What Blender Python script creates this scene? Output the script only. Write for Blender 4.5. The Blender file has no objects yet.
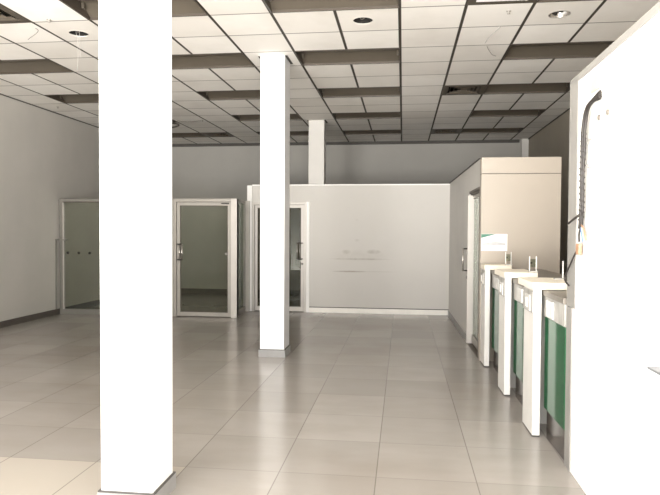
import bpy, bmesh, math, random
from mathutils import Vector, Matrix
random.seed(7)
sc = bpy.context.scene
C = sc.collection
WM = {}                                   # world matrix of every object built

# ------------------------------------------------------------------ materials
def new_mat(name):
    m = bpy.data.materials.new(name); m.use_nodes = True
    nt = m.node_tree; b = nt.nodes['Principled BSDF']
    return m, nt, b
def math_node(nt, op, a, b=None, c=None, clamp=False):
    n = nt.nodes.new('ShaderNodeMath'); n.operation = op; n.use_clamp = clamp
    for k, v in enumerate((a, b, c)):
        if v is None: continue
        if isinstance(v, (int, float)): n.inputs[k].default_value = v
        else: nt.links.new(v, n.inputs[k])
    return n.outputs[0]
def mix_col(nt, fac, a, b, mode='MIX'):
    n = nt.nodes.new('ShaderNodeMix'); n.data_type = 'RGBA'; n.blend_type = mode
    for sock, v in ((n.inputs[0], fac), (n.inputs[6], a), (n.inputs[7], b)):
        if isinstance(v, (int, float)): sock.default_value = v
        elif isinstance(v, tuple): sock.default_value = (*v, 1)
        else: nt.links.new(v, sock)
    return n.outputs[2]
def obj_xyz(nt):
    t = nt.nodes.new('ShaderNodeTexCoord'); s = nt.nodes.new('ShaderNodeSeparateXYZ')
    nt.links.new(t.outputs['Object'], s.inputs[0])
    return t.outputs['Object'], s.outputs[0], s.outputs[1], s.outputs[2]
def noise(nt, vec, scale, detail=3, rough=.55, stretch=None):
    if stretch:
        mp = nt.nodes.new('ShaderNodeMapping'); mp.inputs['Scale'].default_value = stretch
        nt.links.new(vec, mp.inputs[0]); vec = mp.outputs[0]
    n = nt.nodes.new('ShaderNodeTexNoise'); n.inputs['Scale'].default_value = scale
    n.inputs['Detail'].default_value = detail; n.inputs['Roughness'].default_value = rough
    nt.links.new(vec, n.inputs['Vector']); return n.outputs[0]
def ramp(nt, fac, lo, hi):
    n = nt.nodes.new('ShaderNodeMapRange'); n.inputs[1].default_value = lo; n.inputs[2].default_value = hi
    nt.links.new(fac, n.inputs[0]); return n.outputs[0]

def plain(name, col, rough=.5, metal=0., var=.06, scale=6., spec=.5, bump=0.):
    """paint / metal / plastic with a faint procedural mottle"""
    m, nt, b = new_mat(name)
    v, x, y, z = obj_xyz(nt)
    n = noise(nt, v, scale)
    lo = tuple(max(0, c*(1-var)) for c in col); hi = tuple(min(1, c*(1+var)) for c in col)
    nt.links.new(mix_col(nt, ramp(nt, n, .3, .7), lo, hi), b.inputs['Base Color'])
    b.inputs['Roughness'].default_value = rough; b.inputs['Metallic'].default_value = metal
    b.inputs['Specular IOR Level'].default_value = spec
    if bump:
        bp = nt.nodes.new('ShaderNodeBump'); bp.inputs['Strength'].default_value = bump
        bp.inputs['Distance'].default_value = .01
        nt.links.new(noise(nt, v, 90, 2), bp.inputs['Height']); nt.links.new(bp.outputs[0], b.inputs['Normal'])
    return m

def glass(name, tint, refl=.06, k=.8):
    m = bpy.data.materials.new(name); m.use_nodes = True; nt = m.node_tree
    nt.nodes.clear()
    out = nt.nodes.new('ShaderNodeOutputMaterial'); mx = nt.nodes.new('ShaderNodeMixShader')
    tr = nt.nodes.new('ShaderNodeBsdfTransparent'); gl = nt.nodes.new('ShaderNodeBsdfGlossy')
    lw = nt.nodes.new('ShaderNodeLayerWeight'); lw.inputs[0].default_value = .25
    tc = nt.nodes.new('ShaderNodeTexCoord')
    nz = noise(nt, tc.outputs['Object'], 3)
    nt.links.new(mix_col(nt, nz, tuple(t*.95 for t in tint), tint), tr.inputs[0])
    gl.inputs[0].default_value = (.9, .93, .9, 1); gl.inputs['Roughness'].default_value = .02
    fac = math_node(nt, 'MULTIPLY_ADD', lw.outputs['Fresnel'], k, refl, clamp=True)
    nt.links.new(fac, mx.inputs[0]); nt.links.new(tr.outputs[0], mx.inputs[1]); nt.links.new(gl.outputs[0], mx.inputs[2])
    nt.links.new(mx.outputs[0], out.inputs[0]); return m

def line_mask(nt, coord, off, pitch, width):
    """1 on a grid line of the given width, else 0"""
    t = math_node(nt, 'MULTIPLY_ADD', coord, 1/pitch, -off/pitch)
    f = math_node(nt, 'FRACT', t)
    d = math_node(nt, 'ABSOLUTE', math_node(nt, 'SUBTRACT', f, .5))      # .5 on the line
    s = nt.nodes.new('ShaderNodeMapRange'); s.inputs[1].default_value = .5-width/pitch/2-.004; s.inputs[2].default_value = .5-width/pitch/2+.004
    nt.links.new(d, s.inputs[0]); return s.outputs[0], math_node(nt, 'FLOOR', t)

def tile_rand(nt, ix, iy):
    c = nt.nodes.new('ShaderNodeCombineXYZ'); nt.links.new(ix, c.inputs[0]); nt.links.new(iy, c.inputs[1])
    w = nt.nodes.new('ShaderNodeTexWhiteNoise'); w.noise_dimensions = '3D'; nt.links.new(c.outputs[0], w.inputs['Vector'])
    return w.outputs['Value']

TP = .6; TX = -.0476; TY = 5.564          # ceiling tile grid
def mat_ceiling():
    m, nt, b = new_mat('mineral_ceiling_tile')
    v, x, y, z = obj_xyz(nt)
    lx, ix = line_mask(nt, x, TX, TP, .030); ly, iy = line_mask(nt, y, TY, TP, .016)
    r = tile_rand(nt, ix, iy)
    col = mix_col(nt, r, (.72, .69, .65), (.84, .815, .78))
    n = noise(nt, v, 2.2, 4)
    col = mix_col(nt, math_node(nt, 'MULTIPLY', ramp(nt, n, .45, .8), .25), col, (.50, .46, .40))
    col = mix_col(nt, math_node(nt, 'MULTIPLY', ly, .92), col, (.09, .075, .06))
    col = mix_col(nt, lx, col, (.045, .038, .03))
    nt.links.new(col, b.inputs['Base Color']); b.inputs['Roughness'].default_value = .7
    b.inputs['Specular IOR Level'].default_value = .25
    return m
def mat_floor():
    m, nt, b = new_mat('glazed_floor_tile')
    v, x, y, z = obj_xyz(nt)
    lx, ix = line_mask(nt, x, -.15, .6, .005); ly, iy = line_mask(nt, y, 3.61, .6, .0035)
    r = tile_rand(nt, ix, iy)
    col = mix_col(nt, r, (.262, .241, .220), (.315, .292, .268))
    n = noise(nt, v, 1.6, 5, .6, (1, 2.6, 1))
    col = mix_col(nt, math_node(nt, 'MULTIPLY', ramp(nt, n, .4, .75), .35), col, (.215, .187, .158))
    n2 = noise(nt, v, .5, 3)
    col = mix_col(nt, math_node(nt, 'MULTIPLY', ramp(nt, n2, .48, .72), .5), col, (.185, .152, .120))
    # the front left tiles are mixed towards a lighter colour
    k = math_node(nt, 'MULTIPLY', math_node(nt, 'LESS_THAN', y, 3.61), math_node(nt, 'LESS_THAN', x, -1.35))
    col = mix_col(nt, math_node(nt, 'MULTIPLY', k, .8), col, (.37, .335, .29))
    g = math_node(nt, 'MAXIMUM', math_node(nt, 'MULTIPLY', lx, .75), math_node(nt, 'MULTIPLY', ly, .6))
    col = mix_col(nt, g, col, (.075, .065, .055))
    nt.links.new(col, b.inputs['Base Color'])
    nt.links.new(math_node(nt, 'MULTIPLY_ADD', ramp(nt, n, .3, .7), .05, .17), b.inputs['Roughness'])
    b.inputs['Specular IOR Level'].default_value = .5
    return m
def blob(nt, x, z, cx, cz, rx, rz):
    dx = math_node(nt, 'POWER', math_node(nt, 'ABSOLUTE', math_node(nt, 'MULTIPLY_ADD', x, 1/rx, -cx/rx)), 2)
    dz = math_node(nt, 'POWER', math_node(nt, 'ABSOLUTE', math_node(nt, 'MULTIPLY_ADD', z, 1/rz, -cz/rz)), 2)
    return math_node(nt, 'SUBTRACT', 1, math_node(nt, 'ADD', dx, dz), clamp=True)
def mat_stained():
    m, nt, b = new_mat('scuffed_white_paint')
    v, x, y, z = obj_xyz(nt)
    n = noise(nt, v, 1.3, 4)
    col = mix_col(nt, n, (.53, .51, .48), (.58, .56, .53))
    st = None
    for cx, cz, rx, rz, a in ((-.78, .988, .62, .022, .6), (-.95, .760, .36, .018, .85), (-.5, .762, .5, .010, .25),
                              (-1.02, 1.115, .10, .05, .5), (-.53, 1.12, .15, .05, .55), (-.83, 1.33, .06, .03, .25),
                              (-.78, 1.05, .6, .12, .14), (-.83, 1.70, .04, .03, .12)):
        k = math_node(nt, 'MULTIPLY', blob(nt, x, z, cx, cz, rx, rz), a)
        st = k if st is None else math_node(nt, 'MAXIMUM', st, k)
    st = math_node(nt, 'MULTIPLY', st, ramp(nt, noise(nt, v, 9, 3), .1, .6))
    col = mix_col(nt, st, col, (.24, .21, .17))
    nt.links.new(col, b.inputs['Base Color']); b.inputs['Roughness'].default_value = .55
    return m
def mat_streaked(name, c0, c1):
    m, nt, b = new_mat(name)
    v, x, y, z = obj_xyz(nt)
    n = noise(nt, v, 7, 4, .6, (1, 3, .6))
    nt.links.new(mix_col(nt, ramp(nt, n, .3, .7), c0, c1), b.inputs['Base Color'])
    b.inputs['Roughness'].default_value = .3
    return m

M = dict(
    ceiling=mat_ceiling(), floor=mat_floor(), stained=mat_stained(),
    wall_grey=plain('grey_wall_paint', (.43, .41, .38), .6, var=.05, scale=1.2),
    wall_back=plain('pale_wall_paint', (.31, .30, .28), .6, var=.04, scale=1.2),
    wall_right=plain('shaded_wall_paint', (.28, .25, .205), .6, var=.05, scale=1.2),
    wall_side=plain('side_wall_paint', (.56, .545, .52), .55, var=.04, scale=1.5),
    white=plain('white_paint', (.84, .83, .81), .5, var=.02, scale=2),
    near=plain('bright_white_paint', (.83, .82, .79), .5, var=.02, scale=1.5),
    column=plain('white_column_paint', (.76, .765, .77), .45, var=.02, scale=1.5),
    skirt_dark=plain('dark_skirting', (.065, .055, .047), .35, var=.1),
    skirt_grey=plain('grey_skirting', (.25, .245, .24), .35, var=.08),
    skirt_white=plain('white_skirting', (.86, .83, .78), .4, var=.03),
    joint=plain('dark_joint', (.06, .055, .05), .7),
    alu=plain('silver_aluminium', (.32, .30, .27), .38, .2, var=.04),
    alu_white=plain('bright_aluminium', (.52, .49, .455), .38, .1, var=.03),
    bronze=plain('dark_bronze_gasket', (.09, .075, .06), .45, .2),
    chrome=plain('brushed_handle_metal', (.62, .59, .55), .25, .85, var=.05),
    dark_metal=plain('dark_handle_metal', (.03, .026, .022), .45, .2),
    glass=glass('tinted_door_glass', (.90, .91, .86), .0, .6),
    glass_dark=glass('smoked_door_glass', (.55, .54, .47), .0, .35),
    glass_side=glass('side_glass', (.72, .76, .70), .04),
    steel=plain('dark_kick_steel', (.10, .085, .075), .22, .6, var=.2, scale=3),
    green=plain('green_panel', (.014, .078, .034), .1, var=.1, scale=2, spec=.12),
    counter_white=plain('white_laminate', (.70, .68, .65), .35, var=.03),
    fascia=mat_streaked('stained_white_acrylic', (.24, .23, .21), (.44, .425, .40)),
    acrylic=plain('cloudy_white_plastic', (.54, .525, .50), .25, var=.1, scale=20),
    slab=plain('cream_laminate', (.86, .80, .68), .4, var=.03),
    worktop=plain('grey_beige_worktop', (.17, .15, .125), .4, var=.12, scale=9),
    tile_rim=plain('tile_cut_edge', (.62, .59, .55), .7),
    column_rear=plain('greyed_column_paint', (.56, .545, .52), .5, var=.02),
    alu_shaded=plain('shaded_aluminium', (.19, .18, .16), .45, .2, var=.04),  # frame aluminium darkened: shade by the left wall put into its colour
    glass_pale=glass('pale_reflecting_glass', (.92, .93, .88), .035, .7),
    loop_wire=plain('clear_sheathed_wire', (.42, .41, .39), .4),
    beige=plain('beige_laminate', (.405, .357, .302), .42, var=.03, scale=1.3),
    trough=plain('trough_enamel', (.06, .048, .037), .45, .1, var=.08, scale=3),
    trough_light=plain('trough_reflector', (.10, .085, .066), .4, .15, var=.08, scale=3),
    vent=plain('vent_metal', (.08, .066, .05), .5, .1),
    black=plain('black_void', (.008, .007, .006), .8),
    rubber=plain('black_cable_sheath', (.022, .018, .016), .5),
    tape=plain('grey_cable_tape', (.03, .025, .022), .45),
    copper=plain('orange_core_wire', (.36, .2, .12), .4),
    blue=plain('blue_core_wire', (.10, .20, .45), .4),
    white_wire=plain('white_wire', (.40, .385, .36), .5),
    grey_wire=plain('grey_wire', (.16, .14, .12), .5),
    cream=plain('cream_plastic', (.56, .50, .39), .4, var=.03),
    plate=plain('white_socket_plastic', (.50, .485, .44), .35, var=.02),
    paper=plain('white_paper', (.80, .79, .77), .6, var=.02),
    paper_green=plain('green_triangle', (.06, .20, .14), .6, var=.05),
    paper_grey=plain('pale_grey_print', (.48, .48, .49), .6, var=.1, scale=20),
    trim_grey=plain('grey_edge_trim', (.25, .24, .225), .5, var=.03),
    sill=plain('grey_sill', (.15, .155, .165), .6),
)

# ------------------------------------------------------------------ geometry helpers
def BM(): return bmesh.new()
def box(bm, x0, x1, y0, y1, z0, z1, bev=0.):
    m = Matrix.Translation(((x0+x1)/2, (y0+y1)/2, (z0+z1)/2)) @ Matrix.Diagonal((abs(x1-x0), abs(y1-y0), abs(z1-z0), 1))
    r = bmesh.ops.create_cube(bm, size=1, matrix=m)
    if bev:
        es = list({e for v in r['verts'] for e in v.link_edges})
        bmesh.ops.bevel(bm, geom=es, offset=bev, segments=2, affect='EDGES', profile=.5)
    return bm
def tube(bm, pts, r, seg=8, closed=False):
    pts = [Vector(p) for p in pts]; n = len(pts); rings = []
    up = Vector((0, 0, 1)); prev = None
    for i, p in enumerate(pts):
        a = pts[(i-1) % n] if (closed or i > 0) else p; c = pts[(i+1) % n] if (closed or i < n-1) else p
        t = (c-a).normalized()
        if prev is None:
            u = t.cross(up)
            if u.length < .1: u = t.cross(Vector((1, 0, 0)))
        else: u = prev - t*prev.dot(t)
        u.normalize(); prev = u; w = t.cross(u)
        rr = r[i] if isinstance(r, (list, tuple)) else r
        rings.append([bm.verts.new(p + (u*math.cos(k*2*math.pi/seg) + w*math.sin(k*2*math.pi/seg))*rr) for k in range(seg)])
    last = n if closed else n-1
    for i in range(last):
        A, B = rings[i], rings[(i+1) % n]
        for k in range(seg): bm.faces.new((A[k], A[(k+1) % seg], B[(k+1) % seg], B[k])).smooth = True
    if not closed:
        bm.faces.new(rings[0][::-1]); bm.faces.new(rings[-1])
    return bm
def smooth_path(pts, sub=5):
    """Catmull-Rom through the points"""
    P = [Vector(p) for p in pts]; P = [2*P[0]-P[1]] + P + [2*P[-1]-P[-2]]; out = []
    for i in range(1, len(P)-2):
        for k in range(sub):
            t = k/sub; a, b, c, d = P[i-1:i+3]
            out.append(.5*((2*b) + (c-a)*t + (2*a-5*b+4*c-d)*t*t + (3*b-a-3*c+d)*t**3))
    out.append(P[-2]); return out
def lathe(bm, cx, cy, prof, seg=32):
    rings = [[bm.verts.new((cx+r*math.cos(k*2*math.pi/seg), cy+r*math.sin(k*2*math.pi/seg), z)) for k in range(seg)] for r, z in prof]
    for A, B in zip(rings, rings[1:]):
        for k in range(seg): bm.faces.new((A[k], A[(k+1) % seg], B[(k+1) % seg], B[k])).smooth = True
    return rings
def disc(bm, cx, cy, z, r, seg=32):
    bm.faces.new([bm.verts.new((cx+r*math.cos(k*2*math.pi/seg), cy+r*math.sin(k*2*math.pi/seg), z)) for k in range(seg)])

def link(name, bm, mat, parent=None, local=False, fix=True):
    """one mesh object; vertices given in world space unless local"""
    if fix: bmesh.ops.recalc_face_normals(bm, faces=bm.faces)
    if parent is not None and not local: bm.transform(WM[parent.name].inverted())
    me = bpy.data.meshes.new(name); bm.to_mesh(me); bm.free()
    me.materials.append(M[mat]); o = bpy.data.objects.new(name, me); C.objects.link(o)
    if parent is not None: o.parent = parent
    WM[o.name] = WM[parent.name] if parent is not None else Matrix()
    return o
def tag(o, label, cat, group=None, kind=None):
    o['label'] = label; o['category'] = cat
    if group: o['group'] = group
    if kind: o['kind'] = kind
    return o
def thing(name, label, cat, loc=(0, 0, 0), rotz=0., group=None, kind=None):
    o = bpy.data.objects.new(name, None); C.objects.link(o); o.empty_display_size = .1
    o.location = loc; o.rotation_euler = (0, 0, rotz)
    WM[o.name] = Matrix.Translation(loc) @ Matrix.Rotation(rotz, 4, 'Z')
    return tag(o, label, cat, group, kind)
def single(name, bm, mat, label, cat, group=None, loc=(0, 0, 0)):
    bm.transform(Matrix.Translation(loc).inverted()) if any(loc) else None
    o = link(name, bm, mat); o.location = loc; WM[o.name] = Matrix.Translation(loc)
    return tag(o, label, cat, group)
def struct(name, bm, mat, label, cat, parent=None, fix=True):
    o = link(name, bm, mat, parent, fix=fix)
    return tag(o, label, cat, kind='structure')
def dup(root, loc, label, group=None):
    r = root.copy(); C.objects.link(r); r.location = loc; r['label'] = label
    if group: r['group'] = group
    WM[r.name] = Matrix.Translation(loc)
    for ch in list(root.children):
        c = ch.copy(); C.objects.link(c); c.parent = r
        for g in list(ch.children):
            d = g.copy(); C.objects.link(d); d.parent = c
    return r

# ------------------------------------------------------------------ the room
XL, XR, YF, YB, H = -6.05, 2.72, -.40, 13.73, 3.54
XN = 1.05                                                   # face of the near right wall
struct('floor', box(BM(), XL-.2, XR+.2, YF-.3, YB+.2, -.1, 0), 'floor', 'glossy grey-beige floor of large square tiles', 'floor')
struct('wall_left', box(BM(), XL-.2, XL, YF, YB+.2, 0, H), 'wall_grey', 'plain grey wall along the left side', 'wall')
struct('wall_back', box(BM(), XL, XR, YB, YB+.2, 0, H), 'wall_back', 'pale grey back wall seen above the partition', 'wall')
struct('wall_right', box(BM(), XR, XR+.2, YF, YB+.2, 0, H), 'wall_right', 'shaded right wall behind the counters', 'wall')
bm = BM(); box(bm, XN, XR, YF-.15, YF, 0, H); box(bm, -4.2, XN, YF-.15, YF, 3.46, H); box(bm, XL, -4.2, YF-.15, YF, 0, H)
struct('wall_front', bm, 'white', 'white front wall around the open shop front', 'wall')
struct('baseboard_left', box(BM(), XL, XL+.015, YF, YB, 0, .098), 'skirt_dark', 'dark skirting along the left wall', 'skirting')
struct('baseboard_back', box(BM(), XL+.015, XR, YB-.015, YB, 0, .11), 'skirt_dark', 'dark skirting along the back wall', 'skirting')
struct('trim_1', box(BM(), XL, XR-.18, YB-.03, YB, H-.065, H), 'joint', 'dark wall angle where back wall meets ceiling', 'trim')  # dark wall angle along the top of the back wall
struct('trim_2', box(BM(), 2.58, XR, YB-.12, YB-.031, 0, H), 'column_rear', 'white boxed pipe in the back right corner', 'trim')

struct('trim_12', box(BM(), XL, XL+.02, YF, YB-.03, H-.012, H), 'joint', 'dark edge angle between ceiling and left wall', 'trim')
struct('trim_13', box(BM(), XR-.02, XR, YF, YB-.12, H-.014, H), 'joint', 'dark edge angle between ceiling and right wall', 'trim')
# --- ceiling with openings for troughs, vents and spots
BAYS = {'far left bay': -9, 'bay left of the columns': -5, 'bay right of the columns': -2, 'far right bay': 2}
ROWS = {-1: 'nearest row', 2: 'second row', 5: 'third row', 8: 'fourth row', 11: 'rearmost row'}
troughs = [(i, j) for j in ROWS for i in BAYS.values() if not (j == -1 and i == -9)]
vents = [(1, 5), (1, 11), (1, -1), (-7, -1), (-7, 11)]
spots = {(-1, 0): (-.402, 5.86), (-6, 0): (-3.372, 5.93), (2, 0): (1.44, 5.89)}
holes = set(vents) | {(i+k, j) for i, j in troughs for k in (0, 1)}
bm = BM(); NS = 40
def quad(x0, x1, y0, y1): bm.faces.new([bm.verts.new(p) for p in ((x0, y0, H), (x0, y1, H), (x1, y1, H), (x1, y0, H))])
def cx(i): return TX + TP*i
def cy(j): return TY + TP*j
for i in range(-11, 6):
    x0, x1 = max(cx(i), XL), min(cx(i+1), XR)
    if x1 <= x0: continue
    for j in range(-12, 15):
        y0, y1 = max(cy(j), YF), min(cy(j+1), YB)
        if y1 <= y0 or (i, j) in holes: continue
        if (i, j) in spots:
            mx_, my_ = (x0+x1)/2, (y0+y1)/2; inner, outer = [], []
            for k in range(NS):
                sx_, sy_ = spots[(i, j)]; a = (k+.5)*2*math.pi/NS; c, s = math.cos(a), math.sin(a); q = .3/max(abs(c), abs(s))
                inner.append(bm.verts.new((sx_+.095*c, sy_+.095*s, H))); outer.append(bm.verts.new((mx_+q*c, my_+q*s, H)))
            for k in range(NS):
                bm.faces.new((inner[k], inner[(k+1) % NS], outer[(k+1) % NS], outer[k]))
            for k in range(4):                              # the four corners the fan leaves out
                a = math.pi/4 + k*math.pi/2; c, s = (1 if math.cos(a) > 0 else -1), (1 if math.sin(a) > 0 else -1)
                near = sorted(outer, key=lambda v: (v.co.x-mx_-.3*c)**2 + (v.co.y-my_-.3*s)**2)[:2]
                bm.faces.new((near[0], near[1], bm.verts.new((mx_+.3*c, my_+.3*s, H))))
        else: quad(x0, x1, y0, y1)
bmesh.ops.recalc_face_normals(bm, faces=bm.faces)
for f in bm.faces:
    if f.normal.z > 0: f.normal_flip()
struct('ceiling', bm, 'ceiling', 'suspended ceiling of square white tiles in dark grid', 'ceiling', fix=False)
# slab above the suspended ceiling, closes the void
struct('ceiling_slab', box(BM(), XL-.2, XR+.2, YF-.15, YB+.2, H+.35, H+.45), 'trough', 'concrete slab above the tile ceiling', 'ceiling')
bm = BM(); box(bm, XL-.2, XL, YF, YB+.2, H, H+.35); box(bm, XR, XR+.2, YF, YB+.2, H, H+.35); box(bm, XL, XR, YB, YB+.2, H, H+.35); box(bm, XL, XR, YF-.15, YF, H, H+.35)
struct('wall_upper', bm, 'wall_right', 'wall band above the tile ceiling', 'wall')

# --- light troughs
def make_trough(i, j, label):
    x0, x1, y0, y1 = cx(i), cx(i+2), cy(j), cy(j+1)
    t = thing('ceiling_light_trough', label, 'ceiling light', ((x0+x1)/2, (y0+y1)/2, H), 0, 'emptied light troughs in the ceiling')
    e = .012; top = H+.12
    b = BM()
    box(b, x0, x1, y0, y0+e, H-.004, top); box(b, x0, x1, y1-e, y1, H-.004, top)
    box(b, x0, x0+e, y0+e, y1-e, H-.004, top); box(b, x1-e, x1, y0+e, y1-e, H-.004, top)
    box(b, x0, x1, y0, y1, top, top+.01)
    link('housing', b, 'trough', t)
    # folded reflector: two sloping wings and a ridge
    b = BM(); ym = (y0+y1)/2
    prof = [(y0+e, H+.02), (y0+.16, H+.10), (ym-.06, H+.112), (ym, H+.085), (ym+.06, H+.112), (y1-.16, H+.10), (y1-e, H+.02)]
    A = [b.verts.new((x0+e, y, z)) for y, z in prof]; B = [b.verts.new((x1-e, y, z)) for y, z in prof]
    for k in range(len(prof)-1): b.faces.new((A[k], A[k+1], B[k+1], B[k]))
    link('reflector', b, 'trough_light', t)
    for xx in (x0+.03, x1-.03):
        for yy in (ym-.13, ym+.13):
            link('lamp_holder', box(BM(), xx-.012, xx+.012, yy-.02, yy+.02, H+.045, H+.1, .003), 'trough_light', t)
    return t
proto = None
for bay, i in BAYS.items():
    for j, row in ROWS.items():
        if (i, j) not in troughs: continue
        lab = 'dark emptied ceiling light trough, %s, in the %s' % (row, bay)
        if row == 'nearest row': lab = 'dark emptied ceiling light trough at the photo\'s top edge, %s' % bay
        if row == 'rearmost row': lab = 'dark emptied ceiling light trough, rearmost row, in the %s' % bay
        if proto is None: proto = make_trough(i, j, lab)
        else: dup(proto, (cx(i+1), cy(j)+.3, H), lab)

# --- air vents
def make_vent(i, j, label, white=False):
    x0, x1, y0, y1 = cx(i), cx(i+1), cy(j), cy(j+1); mx_, my_ = (x0+x1)/2, (y0+y1)/2
    t = thing('ceiling_vent', label, 'air vent', (mx_, my_, H), 0, 'square vents in the ceiling')
    b = BM(); q = .225
    box(b, x0, mx_-q, y0, y1, H-.003, H+.01); box(b, mx_+q, x1, y0, y1, H-.003, H+.01)
    box(b, mx_-q, mx_+q, y0, my_-q, H-.003, H+.01); box(b, mx_-q, mx_+q, my_+q, y1, H-.003, H+.01)
    link('frame', b, 'vent', t)
    if white:
        link('cover_panel', box(BM(), mx_-q, mx_+q, my_-q, my_+q, H-.006, H+.004, .002), 'white', t)
        return t
    link('duct', box(BM(), mx_-q, mx_+q, my_-q, my_+q, H+.09, H+.1), 'black', t)
    for s in (.205, .15, .095, .045):                      # nested flaring louvres
        b = BM()
        lo = [b.verts.new((mx_+sx*s, my_+sy*s, H-.004)) for sx, sy in ((-1, -1), (1, -1), (1, 1), (-1, 1))]
        hi = [b.verts.new((mx_+sx*(s-.022), my_+sy*(s-.022), H+.022)) for sx, sy in ((-1, -1), (1, -1), (1, 1), (-1, 1))]
        for k in range(4): b.faces.new((lo[k], lo[(k+1) % 4], hi[(k+1) % 4], hi[k]))
        link('louvre', b, 'vent', t)
    return t
v0 = make_vent(1, 5, 'brown ceiling vent with dark louvres, halfway back on the right')
dup(v0, (cx(1)+.3, cy(11)+.3, H), 'brown ceiling vent near the back wall on the right')
dup(v0, (cx(-7)+.3, cy(-1)+.3, H), 'brown ceiling vent with dark louvres in the top left corner of the photo')
dup(v0, (cx(-7)+.3, cy(11)+.3, H), 'dark ceiling vent near the back wall, right behind the nearest column')
make_vent(1, -1, 'white covered ceiling vent at the top edge, right of the middle', True)

# --- spot openings
def make_spot(i, j, label, lamp=False):
    x, y = spots[(i, j)]
    t = thing('recessed_downlight', label, 'ceiling light', (x, y, H), 0, 'round downlight openings')
    b = BM(); lathe(b, x, y, [(.0955, H), (.0955, H+.16)]); disc(b, x, y, H+.16, .0955)
    link('housing', b, 'chrome' if lamp else 'black', t)
    b = BM(); lathe(b, x, y, [(.0945, H+.004), (.0945, H-.003), (.099, H-.003), (.100, H-.0005)])
    link('trim_ring', b, 'alu' if lamp else 'tile_rim', t)
    if lamp:
        b = BM(); lathe(b, x, y, [(.086, H+.005), (.06, H+.07), (.03, H+.12)]); link('reflector', b, 'chrome', t)
        for k in range(3):
            a = k*2.09+.4
            b = BM(); box(b, -.012, .012, -.03, .03, -.005, .03, .004)
            b.transform(Matrix.Translation((x+.045*math.cos(a), y+.045*math.sin(a), H+.01)) @ Matrix.Rotation(a, 4, 'Z'))
            link('lamp_clip', b, 'dark_metal' if k else 'white', t)
    else:
        b = BM(); tube(b, smooth_path([(x-.05, y, H+.13), (x-.02, y+.02, H+.02), (x+.05, y-.02, H+.05)]), .004, 6)
        link('loose_wire', b, 'grey_wire', t)
    return t
make_spot(-1, 0, 'black round empty downlight hole right of the columns')
make_spot(-6, 0, 'black round downlight hole left of the nearest column with wires hanging')
make_spot(2, 0, 'silver round downlight in the tile at upper right', True)

# --- small things on the ceiling
def wire(name, pts, r, mat, label, cat='wire', group=None):
    return single(name, tube(BM(), smooth_path(pts), r, 6), mat, label, cat, group, tuple(pts[0]))
wire('hanging_wire', [(-3.36, 5.93, H+.05), (-3.372, 5.945, 3.42), (-3.36, 5.95, 3.29)], .0016, 'white_wire', 'shorter thin wire hanging from the left downlight hole', group='thin wires hanging from the ceiling')
wire('hanging_wire', [(-3.40, 5.92, H+.05), (-3.392, 5.95, 3.40), (-3.40, 5.95, 3.17)], .0016, 'white_wire', 'longer thin wire hanging from the left downlight hole', group='thin wires hanging from the ceiling')
wire('hanging_wire', [(-3.72, 5.72, H), (-3.70, 5.74, 3.52), (-3.735, 5.75, 3.49), (-3.82, 5.75, 3.435)], .0028, 'grey_wire', 'short curled grey wire hanging beside the left ceiling vent', group='thin wires hanging from the ceiling')
wire('hanging_wire', [(.90, 6.80, H), (.915, 6.82, 3.515), (.97, 6.9, 3.475), (1.02, 6.95, 3.47)], .0028, 'grey_wire', 'curled dark wire hanging from a tile at upper right', group='thin wires hanging from the ceiling')
wire('hanging_wire', [(.95, 6.17, H), (.92, 6.22, 3.52), (.86, 6.35, 3.49), (.84, 6.5, 3.48)], .003, 'white_wire', 'faint white wire hanging from a bright tile at upper right', group='thin wires hanging from the ceiling')
def nozzle(x, y, label):
    t = thing('ceiling_sprinkler', label, 'sprinkler', (x, y, H), 0, 'small sprinkler heads')
    b = BM(); lathe(b, x, y, [(.022, H+.01), (.022, H-.005), (.009, H-.008), (.008, H-.022), (.0, H-.023)], 16); link('body', b, 'alu', t)
    b = BM(); lathe(b, x, y, [(.0, H-.023), (.014, H-.024), (.014, H-.027), (0, H-.028)], 16); link('deflector', b, 'alu', t)
nozzle(-3.437, 5.507, 'small white sprinkler head at upper left by the trough')
nozzle(.953, 5.75, 'small sprinkler head on the bright tile at upper right')
nozzle(-5.72, 9.40, 'small dark sprinkler head on ceiling beside the left wall')
nozzle(-3.703, 10.78, 'small dark sprinkler head near the back behind the nearest column')
wire('hanging_cable', [(-4.25, 10.8, H), (-4.33, 10.8, 3.53), (-4.36, 10.8, 3.50), (-4.22, 10.8, 3.485), (-4.17, 10.8, 3.45), (-4.28, 10.8, 3.42), (-4.36, 10.8, 3.43)], .016, 'rubber', 'black coiled cable hanging from the ceiling behind the nearest column', 'cable')
wire('ceiling_wire', [(-4.2, 10.8, H-.004), (-4.0, 10.82, H-.02), (-3.73, 10.79, H-.012)], .006, 'grey_wire', 'thin dark wire along ceiling tiles behind the nearest column')

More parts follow.
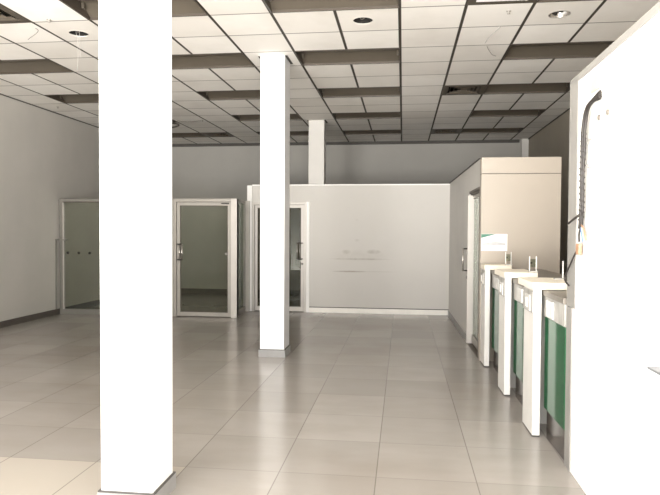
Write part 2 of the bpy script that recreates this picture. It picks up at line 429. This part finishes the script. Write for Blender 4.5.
# ------------------------------------------------------------------ columns
def column(x0, x1, y0, y1, label, skirt, gap, mat='column'):
    t = thing('column', label, 'column', ((x0+x1)/2, (y0+y1)/2, 0), 0, 'square white columns in a row')
    link('shaft', box(BM(), x0, x1, y0, y1, 0, H, .004), mat, t)
    if skirt:
        b = BM(); e = .014
        box(b, x0-e, x1+e, y0-e, y0, 0, .085); box(b, x0-e, x1+e, y1, y1+e, 0, .085)
        box(b, x0-e, x0, y0, y1, 0, .085); box(b, x1, x1+e, y0, y1, 0, .085)
        s = link('baseboard', b, 'skirt_grey' if skirt == 'grey' else 'skirt_white', t)
        b = BM(); e = .012
        box(b, x0-e, x1+e, y0-e, y0, .085, .093); box(b, x0-e, x1+e, y1, y1+e, .085, .093)
        box(b, x0-e, x0, y0, y1, .085, .093); box(b, x1, x1+e, y0, y1, .085, .093)
        link('grout_line', b, 'joint', s)
    if gap:
        b = BM(); e = .03
        box(b, x1, x1+e, y0-.0, y1+e, H-.004, H-.001); box(b, x0-e, x0, y0, y1+e, H-.004, H-.001)
        link('collar_gap', b, 'joint', t)
column(-1.606, -1.313, 3.02, 3.30, 'tall white square column nearest the camera, at left', 'grey', False)
column(-1.674, -1.383, 6.915, 7.24, 'middle white square column standing between the nearest column and the partition', 'grey', True)
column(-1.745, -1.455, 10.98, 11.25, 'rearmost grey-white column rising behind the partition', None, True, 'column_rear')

# ------------------------------------------------------------------ partitions
YP = 10.85; PH = 2.325
bm = BM(); box(bm, -1.755, .85, YP, YP+.1, 0, PH); box(bm, -2.78, -1.755, YP, YP+.1, 2.02, PH)
struct('wall_middle', bm, 'stained', 'low white partition with scuff marks, ending below the ceiling', 'wall')
struct('trim_3', box(BM(), -2.865, -2.775, YP-.03, YP+.13, 0, PH+.005, .003), 'white', 'white end post of the partition above glass booth', 'trim')
struct('trim_4', box(BM(), -2.775, .86, YP-.012, YP+.112, PH, PH+.022), 'white', 'white cap strip along the top of partition', 'trim')
struct('baseboard_middle', box(BM(), -1.70, .835, YP-.014, YP, 0, .09), 'skirt_white', 'white skirting along the foot of partition', 'skirting')
struct('trim_5', box(BM(), -1.70, .835, YP-.011, YP, .09, .104), 'joint', 'dark line above the white skirting', 'trim')
struct('trim_6', box(BM(), -1.755, -1.70, YP-.02, YP, 0, 2.03, .003), 'white', 'white post between smoked glass door and partition', 'trim')
XI = .948
bm = BM(); box(bm, XI, XI+.1, 8.17, YP, 0, 2.35); box(bm, XI, XI+.1, 7.22, 8.17, 2.03, 2.35)
struct('wall_inner', bm, 'wall_side', 'grey side partition with a glass door, on the right', 'wall')
struct('baseboard_inner', box(BM(), XI-.014, XI, 8.17, YP-.014, 0, .085), 'skirt_grey', 'grey skirting along the side partition', 'skirting')
struct('trim_7', box(BM(), XI-.012, XI+.11, 7.22, YP, 2.35, 2.362), 'joint', 'dark cap along top of the side partition', 'trim')
# near right wall with a recessed opening at the frame's edge
NY = 3.945; NH = 2.44; TH = .12
bm = BM()
oy0, oy1, oz0, oz1 = 1.75, 2.70, .915, 1.95
box(bm, XN, XN+TH, oy1, NY, 0, NH); box(bm, XN, XN+TH, YF, oy0, 0, NH)
box(bm, XN, XN+TH, oy0, oy1, 0, oz0); box(bm, XN, XN+TH, oy0, oy1, oz1, NH)
box(bm, XN+TH-.02, XN+TH+.01, oy0, oy1, oz0, oz1)
struct('wall_near', bm, 'near', 'bright white wall panel close by on the right edge', 'wall')
struct('trim_8', box(BM(), XN-.008, XN+TH, NY-.0, NY+.02, 0, NH+.01), 'trim_grey', 'grey end edge of the near white wall', 'trim')
bm = BM(); box(bm, XN-.008, XN, 3.79, NY, 1.03, NH); box(bm, XN-.008, XN, 3.85, NY, 0, 1.026)
struct('trim_9', bm, 'trim_grey', 'grey upright strip on the end of near white wall', 'trim')
struct('trim_10', box(BM(), XN-.008, XN+TH, YF, NY, NH-.028, NH+.012), 'trim_grey', 'grey strip along the top of near white wall', 'trim')
struct('trim_11', box(BM(), XN-.004, XN+TH-.02, oy0, oy1, oz0-.001, oz0+.008), 'sill', 'grey sill of the wall opening at right edge', 'trim')

# ------------------------------------------------------------------ glass doors (local x along the width, y towards the room = negative)
def frame_rect(b, x0, x1, z0, z1, w, y0, y1, bottom=None):
    box(b, x0, x0+w, y0, y1, z0, z1, .003); box(b, x1-w, x1, y0, y1, z0, z1, .003)
    box(b, x0+w, x1-w, y0, y1, z1-w, z1, .003)
    bw = w if bottom is None else bottom
    if bw: box(b, x0+w, x1-w, y0, y1, z0, z0+bw, .003)
    return b
def d_handle(parent, x, side, z0, z1, yo):
    b = BM(); s = side
    P = [(x, yo, z1), (x, yo-.05, z1), (x+s*.035, yo-.06, z1), (x+s*.085, yo-.06, z1)]
    tube(b, P, .013, 10)
    tube(b, [(p[0], p[1], z0) for p in P], .013, 10)
    h = link('handle', b, 'dark_metal', parent, local=True)
    b = BM()
    tube(b, [(x+s*.085, yo-.06, z0-.008), (x+s*.085, yo-.06, z1+.008)], .012, 10)
    tube(b, [(x+s*.035, yo-.06, z0+.004), (x+s*.035, yo-.06, z1-.004)], .008, 10)
    link('grip', b, 'chrome', h, local=True)
# booth door (left of the columns)
YG = 9.93
d = thing('door_1', 'silver framed glass door of the booth behind the nearest column', 'door', (-3.94, YG, 0), 0, kind='structure')
link('door_frame', frame_rect(BM(), 0, 1.135, 0, 2.04, .055, 0, .1, 0), 'alu', d, local=True)
b = BM(); box(b, 1.03, 1.135, -.012, .1, 0, 2.04, .003); link('corner_post', b, 'alu_white', d, local=True)
lf = link('door_leaf', frame_rect(BM(), .06, 1.025, .012, 1.98, .062, .02, .065, .075), 'alu', d, local=True)
link('glass_pane', box(BM(), .122, .963, .038, .046, .087, 1.918), 'glass', lf, local=True)
b = BM(); frame_rect(b, .118, .967, .083, 1.922, .010, .017, .03); frame_rect(b, .056, 1.03, .004, 1.988, .006, .03, .06); link('gasket', b, 'bronze', lf, local=True)
d_handle(lf, .09, 1, .99, 1.255, .02)
b = BM(); box(b, .86, .99, -.012, .02, 1.945, 1.965, .003); link('door_closer', b, 'dark_metal', d, local=True)
b = BM(); lathe(b, 0, 0, [(0, 0), (.02, 0), (.02, .02), (.012, .026), (0, .026)], 16); b.transform(Matrix.Translation((.935, .04, 1.094)) @ Matrix.Rotation(math.pi/2, 4, 'X')); link('lock', b, 'alu_white', lf, local=True)
# booth fixed glazing on the left, up to the wall
w1 = thing('window_1', 'fixed glass panel of the booth beside the left wall', 'glass panel', (-6.035, YG, 0), 0, kind='structure')
fr = frame_rect(BM(), 0, 2.09, 0, 2.04, .05, 0, .09, .09); box(fr, 1.03, 1.08, 0, .09, .09, 1.99, .003)
link('window_frame', fr, 'alu_shaded', w1, local=True)
link('glass_pane', box(BM(), .05, 1.03, .03, .038, .09, 1.99), 'glass_pale', w1, local=True)
link('glass_pane', box(BM(), 1.08, 2.04, .03, .038, .09, 1.99), 'glass_pale', w1, local=True)
b = BM(); box(b, .052, .062, .0, .03, .09, 1.99); box(b, .062, 1.03, .0, .03, 1.975, 1.99); link('gasket', b, 'bronze', w1, local=True)
b = BM(); box(b, .062, .090, -.012, .03, .09, 1.975, .003); link('bright_bead', b, 'alu', w1, local=True)
for x in (.144, .35, .556):
    b = BM(); lathe(b, 0, 0, [(0, 0), (.024, 0), (.024, .012), (0, .016)], 20); b.transform(Matrix.Translation((x, .03, 1.085)) @ Matrix.Rotation(math.pi/2, 4, 'X'))
    link('glass_fitting', b, 'dark_metal', w1, local=True)
bar = thing('wall_latch', 'pale upright latch bar with short crosspiece beside the left glass panel', 'latch', (-6.05, YG-.03, 0))
link('upright', box(BM(), -6.05, -6.03, YG-.11, YG-.08, .1, 1.33, .003), 'alu_shaded', bar)
link('crosspiece', box(BM(), -6.05, -5.87, YG-.05, YG-.02, 1.305, 1.33, .003), 'alu_shaded', bar)
# booth side glazing
w2 = thing('window_2', 'side glass panel of the booth between door and partition', 'glass panel', (-2.885, YG+.1, 0), math.pi/2, kind='structure')
link('window_frame', frame_rect(BM(), 0, .785, 0, 2.04, .05, 0, .08, .09), 'alu', w2, local=True)
link('glass_pane', box(BM(), .05, .735, .036, .044, .09, 1.99), 'glass_side', w2, local=True)
b = BM(); box(b, .745, .785, -.075, .0, 0, 2.045, .003); link('corner_post', b, 'alu_white', w2, local=True)
# partition door
d2 = thing('door_2', 'smoked glass door in the white partition, half hidden by middle column', 'door', (-2.775, YP, 0), 0, kind='structure')
link('door_frame', frame_rect(BM(), 0, 1.02, 0, 2.02, .045, -.02, .1, 0), 'alu_white', d2, local=True)
lf = link('door_leaf', frame_rect(BM(), .05, .97, .012, 1.97, .055, -.005, .04, .085), 'alu_white', d2, local=True)
link('glass_pane', box(BM(), .105, .915, .013, .02, .097, 1.915), 'glass_dark', lf, local=True)
link('gasket', frame_rect(BM(), .101, .919, .093, 1.919, .012, -.008, .012), 'bronze', lf, local=True)
d_handle(lf, .94, -1, .98, 1.27, -.005)
b = BM(); lathe(b, 0, 0, [(0, 0), (.018, 0), (.018, .012), (0, .014)], 16); b.transform(Matrix.Translation((.943, -.004, .89)) @ Matrix.Rotation(math.pi/2, 4, 'X')); link('lock', b, 'dark_metal', lf, local=True)
# side door on the right: local x runs towards the camera (-Y), local y into the wall (+X)
d3 = thing('door_3', 'white framed glass door in the side partition beside the counters', 'door', (XI, 8.17, 0), -math.pi/2, kind='structure')
b = BM(); box(b, 0, .95, 0, .1, 2.0, 2.03); box(b, .91, .95, 0, .1, 0, 2.0); box(b, 0, .91, .02, .1, 1.975, 2.0); link('door_frame', b, 'bronze', d3, local=True)
b = BM(); box(b, .02, .075, -.025, .075, .012, 1.975, .003); lf = link('door_leaf', b, 'alu_white', d3, local=True)
b = BM(); box(b, .075, .91, .04, .075, 1.93, 1.975, .002); box(b, .075, .91, .04, .075, .03, .13, .002); link('door_rail', b, 'alu', lf, local=True)
link('glass_pane', box(BM(), .075, .91, .054, .062, .13, 1.93), 'glass_side', lf, local=True)
link('threshold', box(BM(), 0, .95, -.005, .1, 0, .012), 'bronze', d3, local=True)
b = BM()
for z in (.98, 1.27): tube(b, [(.047, -.025, z), (.047, -.075, z)], .010, 10)
h = link('handle', b, 'dark_metal', lf, local=True)
link('grip', tube(BM(), [(.047, -.08, .97), (.047, -.08, 1.28)], .011, 10), 'chrome', h, local=True)
b = BM(); box(b, .035, .058, -.032, -.025, .87, .91, .002); link('lock', b, 'dark_metal', lf, local=True)

# ------------------------------------------------------------------ counters
ZW = 1.075
single('worktop', box(BM(), 1.012, 1.62, 3.97, 7.03, 1.035, ZW, .004), 'worktop', 'grey-beige continuous worktop running under the cream shelves', 'worktop', loc=(1.3, 5.5, 1.035))
def station(y0, y1, label):
    t = thing('teller_counter', label, 'counter', (1.3, (y0+y1)/2, 0), 0, 'green fronted counter units')
    link('carcass', box(BM(), 1.062, 1.56, y0, y1, 0, 1.034), 'counter_white', t)
    link('kick_plate', box(BM(), 1.050, 1.0615, y0, y1, 0, .22, .002), 'steel', t)
    link('green_panel', box(BM(), 1.028, 1.0615, y0, y1, .222, .885, .004), 'green', t)
    fa = link('fascia', box(BM(), 1.022, 1.0615, y0, y1, .888, 1.034, .004), 'fascia', t)
    ym = (y0+y1)/2
    b = BM(); box(b, 1.006, 1.022, ym-.02, ym+.15, .90, 1.02, .006); link('label_holder', b, 'acrylic', fa)
    return t
station(3.97, 4.478, 'nearest green fronted counter unit, beside the near white wall')
station(4.80, 5.568, 'middle green fronted counter unit between two white dividers')
station(5.88, 6.738, 'farthest green fronted counter unit, next to glass side door')
def divider(y0, y1, ys, label, gr='white upright dividers between counters'):
    t = thing('counter_divider', label, 'counter divider', (.98, y0, 0), 0, gr)
    link('upright', box(BM(), .948, 1.003, y0, y1, .012, ZW+.004, .003), 'counter_white', t)
    link('foot_strip', box(BM(), .950, 1.003, y0+.002, y1-.002, 0, .012), 'joint', t)
    hp = link('head_panel', box(BM(), .938, .948, y0+.004, y1-.01, .905, 1.07, .003), 'fascia', t)
    ym = (y0+y1)/2 - .02
    b = BM(); box(b, .929, .938, ym-.085, ym+.085, .915, 1.035, .004); sw = link('call_box', b, 'acrylic', hp)
    b = BM(); box(b, .925, .929, ym-.03, ym+.03, .94, 1.01, .0015); link('button', b, 'white', sw)
    link('shelf', box(BM(), .940, 1.232, y0-.004, ys, ZW+.004, 1.130, .003), 'slab', t)
    return t
divider(4.48, 4.798, 4.99, 'nearest white counter divider with cream shelf on top')
divider(5.57, 5.878, 6.10, 'middle white counter divider with cream shelf on top')
divider(6.74, 7.03, 7.03, 'farthest white counter divider, beside the glass side door')
# leftover stands on the shelves
def stand(x, y, label, plate=True):
    t = thing('shelf_stand', label, 'stand', (x, y, 1.13), 0, 'small plastic stands on the cream shelves')
    link('base', box(BM(), x-.035, x+.04, y-.03, y+.03, 1.1305, 1.142, .003), 'acrylic', t)
    link('post', box(BM(), x+.026, x+.033, y-.008, y+.008, 1.142, 1.275, .002), 'white', t)
    if plate:
        link('post', box(BM(), x-.033, x-.026, y-.008, y+.008, 1.142, 1.275, .002), 'white', t)
        b = BM(); box(b, x-.024, x+.024, y-.003, y+.003, 1.175, 1.25); pl = link('plate', b, 'glass_side', t)
        b = BM(); lathe(b, 0, 0, [(0, 0), (.009, 0), (.009, .006), (0, .008)], 12); b.transform(Matrix.Translation((x-.016, y-.003, 1.215)) @ Matrix.Rotation(math.pi/2, 4, 'X')); link('screw', b, 'dark_metal', pl)
    return t
stand(1.185, 5.66, 'small white two post stand on the middle cream shelf')
stand(1.160, 6.80, 'small white two post stand on the farthest cream shelf')
stand(1.20, 4.80, 'small white single post stand on the nearest cream shelf', False)
# tall beige panel behind the counters
t = thing('tall_panel', 'tall beige laminate panel standing behind the farthest counter', 'panel', (1.31, 7.06, 0))
link('lower_panel', box(BM(), .892, 1.775, 7.062, 7.20, 0, 2.160, .002), 'beige', t)
link('upper_panel', box(BM(), .892, 1.775, 7.062, 7.20, 2.166, 2.35, .002), 'beige', t)
link('joint_strip', box(BM(), .894, 1.773, 7.066, 7.19, 2.160, 2.166), 'joint', t)
n = single('notice_poster', box(BM(), .896, 1.190, 7.057, 7.0615, 1.277, 1.472), 'paper', 'white printed notice stuck on the tall beige panel', 'notice', loc=(1.04, 7.06, 1.277))
b = BM(); b.faces.new([b.verts.new(p) for p in ((.897, 7.0565, 1.470), (.897, 7.0565, 1.425), (1.06, 7.0565, 1.470))]); link('green_triangle', b, 'paper_green', n)  # flat green triangle in the top left corner
b = BM(); b.faces.new([b.verts.new(p) for p in ((.91, 7.0565, 1.345), (1.04, 7.0565, 1.338), (1.17, 7.0565, 1.345), (1.17, 7.0565, 1.365), (1.06, 7.0565, 1.385), (.91, 7.0565, 1.362))]); link('grey_print', b, 'paper_grey', n)

# the whole counter row and side partition stand one degree off the room's axis
PIV = Matrix.Translation((.948, 4.48, 0)); SW = PIV @ Matrix.Rotation(.0195, 4, 'Z') @ PIV.inverted()
for o in list(C.objects):
    if o.parent is None and o.name.split('.')[0] in ('wall_inner', 'baseboard_inner', 'trim_7', 'door_3', 'teller_counter', 'counter_divider', 'worktop'):
        o.location = SW @ o.location; o.rotation_euler.z += .0195

# ------------------------------------------------------------------ electrics on the near wall
X = XN - .012
cab = thing('cable_bundle', 'thick black cable bundle hanging down the near white wall', 'cable', (XN, 3.37, 2.25))
path = [(X-.002, 3.355, 2.232), (X-.004, 3.375, 2.222), (X-.012, 3.46, 2.212), (X-.016, 3.53, 2.18), (X-.016, 3.578, 2.08), (X-.014, 3.592, 1.97), (X-.014, 3.602, 1.83), (X-.012, 3.606, 1.68), (X-.010, 3.625, 1.56), (X-.01, 3.64, 1.52)]
for k, (dy, dx) in enumerate(((-.012, 0), (.0, -.008), (.012, 0), (.022, -.006))):
    b = BM(); pp = [(x+dx*min(1, i/2), y+dy*min(1, i/2)*(.5 if i > 5 else 1), z+(.01*dy/.012 if i < 2 else 0)) for i, (x, y, z) in enumerate(path)]
    tube(b, smooth_path(pp, 6), .0085 if k < 3 else .006, 8); link('cable', b, 'rubber', cab)
b = BM(); sp = smooth_path(path[4:9], 8)
coil = []
for i in range(len(sp)*6-6):
    p = sp[i//6].lerp(sp[i//6+1], (i % 6)/6); a = i*.55
    coil.append((p.x-.004+.014*math.cos(a), p.y+.020*math.sin(a), p.z))
tube(b, coil, .0032, 5); link('spiral_wrap', b, 'tape', cab)
for nm, pts, r, mt in (
    ('core_wire', [(X-.01, 3.63, 1.54), (X-.012, 3.585, 1.525), (X-.012, 3.55, 1.49), (X-.01, 3.535, 1.45)], .005, 'copper'),
    ('core_wire', [(X-.01, 3.63, 1.53), (X-.014, 3.60, 1.49), (X-.012, 3.585, 1.45), (X-.010, 3.565, 1.44)], .0055, 'blue'),
    ('core_wire', [(X-.01, 3.625, 1.53), (X-.014, 3.57, 1.48), (X-.012, 3.56, 1.44)], .005, 'white_wire'),
    ('core_wire', [(X-.01, 3.64, 1.53), (X-.014, 3.655, 1.48), (X-.012, 3.655, 1.44)], .006, 'rubber')):
    link(nm, tube(BM(), smooth_path(pts), r, 7), mt, cab)
b = BM(); box(b, X-.020, X, 3.64, 3.70, 1.365, 1.43, .004); link('terminal_block', b, 'copper', cab)
link('stray_cable', tube(BM(), smooth_path([(X-.012, 3.60, 1.61), (X-.03, 3.70, 1.577), (X-.035, 3.81, 1.55)]), .007, 8), 'rubber', cab)
link('thin_cable', tube(BM(), smooth_path([(X-.012, 3.665, 1.41), (X-.012, 3.77, 1.345), (X-.014, 3.90, 1.25), (X-.016, 3.94, 1.205), (X-.014, 3.915, 1.18), (X-.012, 3.86, 1.165)]), .0055, 8), 'rubber', cab)
t = thing('white_cable', 'white looped cable hanging beside the black bundle', 'cable', (XN, 3.53, 2.0))
loop = [(XN-.01-.003*math.sin(k), 3.525+.115*math.cos(k*2*math.pi/28), 1.94+.08*math.sin(k*2*math.pi/28)) for k in range(28)]
link('loop', tube(BM(), loop, .0045, 6, True), 'loop_wire', t)
link('tail', tube(BM(), smooth_path([(XN-.01, 3.52, 1.86), (XN-.01, 3.515, 1.72), (XN-.01, 3.525, 1.58), (XN-.01, 3.545, 1.46)]), .0045, 6), 'loop_wire', t)
single('cover_plate', box(BM(), XN-.014, XN, 3.395, 3.53, 2.275, 2.385, .004), 'cream', 'cream blank cover plate above the cable bundle', 'cover plate', loc=(XN, 3.46, 2.275))
def socket(y, z, label):
    t = thing('wall_socket', label, 'socket', (XN, y, z), 0, 'small white wall plates')
    pl = link('plate', box(BM(), XN-.010, XN, y-.05, y+.05, z-.035, z+.035, .004), 'plate', t)
    b = BM(); lathe(b, 0, 0, [(0, 0), (.013, 0), (.013, .006), (0, .007)], 14); b.transform(Matrix.Translation((XN-.010, y, z)) @ Matrix.Rotation(-math.pi/2, 4, 'Y')); link('port', b, 'grey_wire', pl)
socket(3.375, 2.113, 'lower small white wall plate beside the cable bundle')
socket(3.235, 2.113, 'small white wall plate farther right of the cable bundle')
t = thing('wall_outlet', 'small outlet inside the recess at the right edge', 'socket', (XN+TH-.02, 2.64, .985))
link('plate', box(BM(), XN+TH-.03, XN+TH-.02, 2.60, 2.66, .95, 1.03, .003), 'plate', t)
link('port', box(BM(), XN+TH-.033, XN+TH-.03, 2.62, 2.645, .985, 1.01), 'grey_wire', t)

# ------------------------------------------------------------------ light: daylight through the open shop front
w = bpy.data.worlds.new('daylight'); sc.world = w; w.use_nodes = True
bg = w.node_tree.nodes['Background']; bg.inputs[1].default_value = 12.3
_nt = w.node_tree; _tc = _nt.nodes.new('ShaderNodeTexCoord'); _sp = _nt.nodes.new('ShaderNodeSeparateXYZ'); _nt.links.new(_tc.outputs['Generated'], _sp.inputs[0])
_mr = _nt.nodes.new('ShaderNodeMapRange'); _mr.inputs[1].default_value = -.06; _mr.inputs[2].default_value = .02; _nt.links.new(_sp.outputs[2], _mr.inputs[0])
_nt.links.new(mix_col(_nt, _mr.outputs[0], (2.62, 2.54, 2.40), (.83, .825, .81)), bg.inputs[0])      # sunlit pavement below, hazy sky above
L = bpy.data.lights.new('shop_front_portal', 'AREA'); L.shape = 'RECTANGLE'; L.size = XN+4.2; L.size_y = 3.46
L.cycles.is_portal = True
lo = bpy.data.objects.new('shop_front_portal', L); C.objects.link(lo)
lo.location = ((XN-4.2)/2, YF-.02, 1.73); lo.rotation_euler = (math.pi/2, 0, 0)      # faces +Y

# ------------------------------------------------------------------ camera
cam = bpy.data.cameras.new('camera'); co = bpy.data.objects.new('camera', cam); C.objects.link(co)
cam.sensor_width = 36; cam.sensor_fit = 'HORIZONTAL'; cam.lens = 598.298/660*36; cam.clip_start = .05
R = ((0.9926468, 0.1209351, 0.0051951), (0.0085001, -0.0268289, -0.9996039), (-0.1207478, 0.9922978, -0.0276595))
m = Matrix.Identity(4)
for k in range(3):
    m[k][0] = R[0][k]; m[k][1] = -R[1][k]; m[k][2] = -R[2][k]
m[2][3] = 1.497
co.matrix_world = m
sc.camera = co
sc.view_settings.view_transform = 'Standard'
sc.view_settings.look = 'None'
sc.view_settings.exposure = 0
sc.cycles.use_denoising = True
sc.cycles.max_bounces = 10; sc.cycles.diffuse_bounces = 6; sc.cycles.transparent_max_bounces = 12
sc.cycles.sample_clamp_indirect = 8
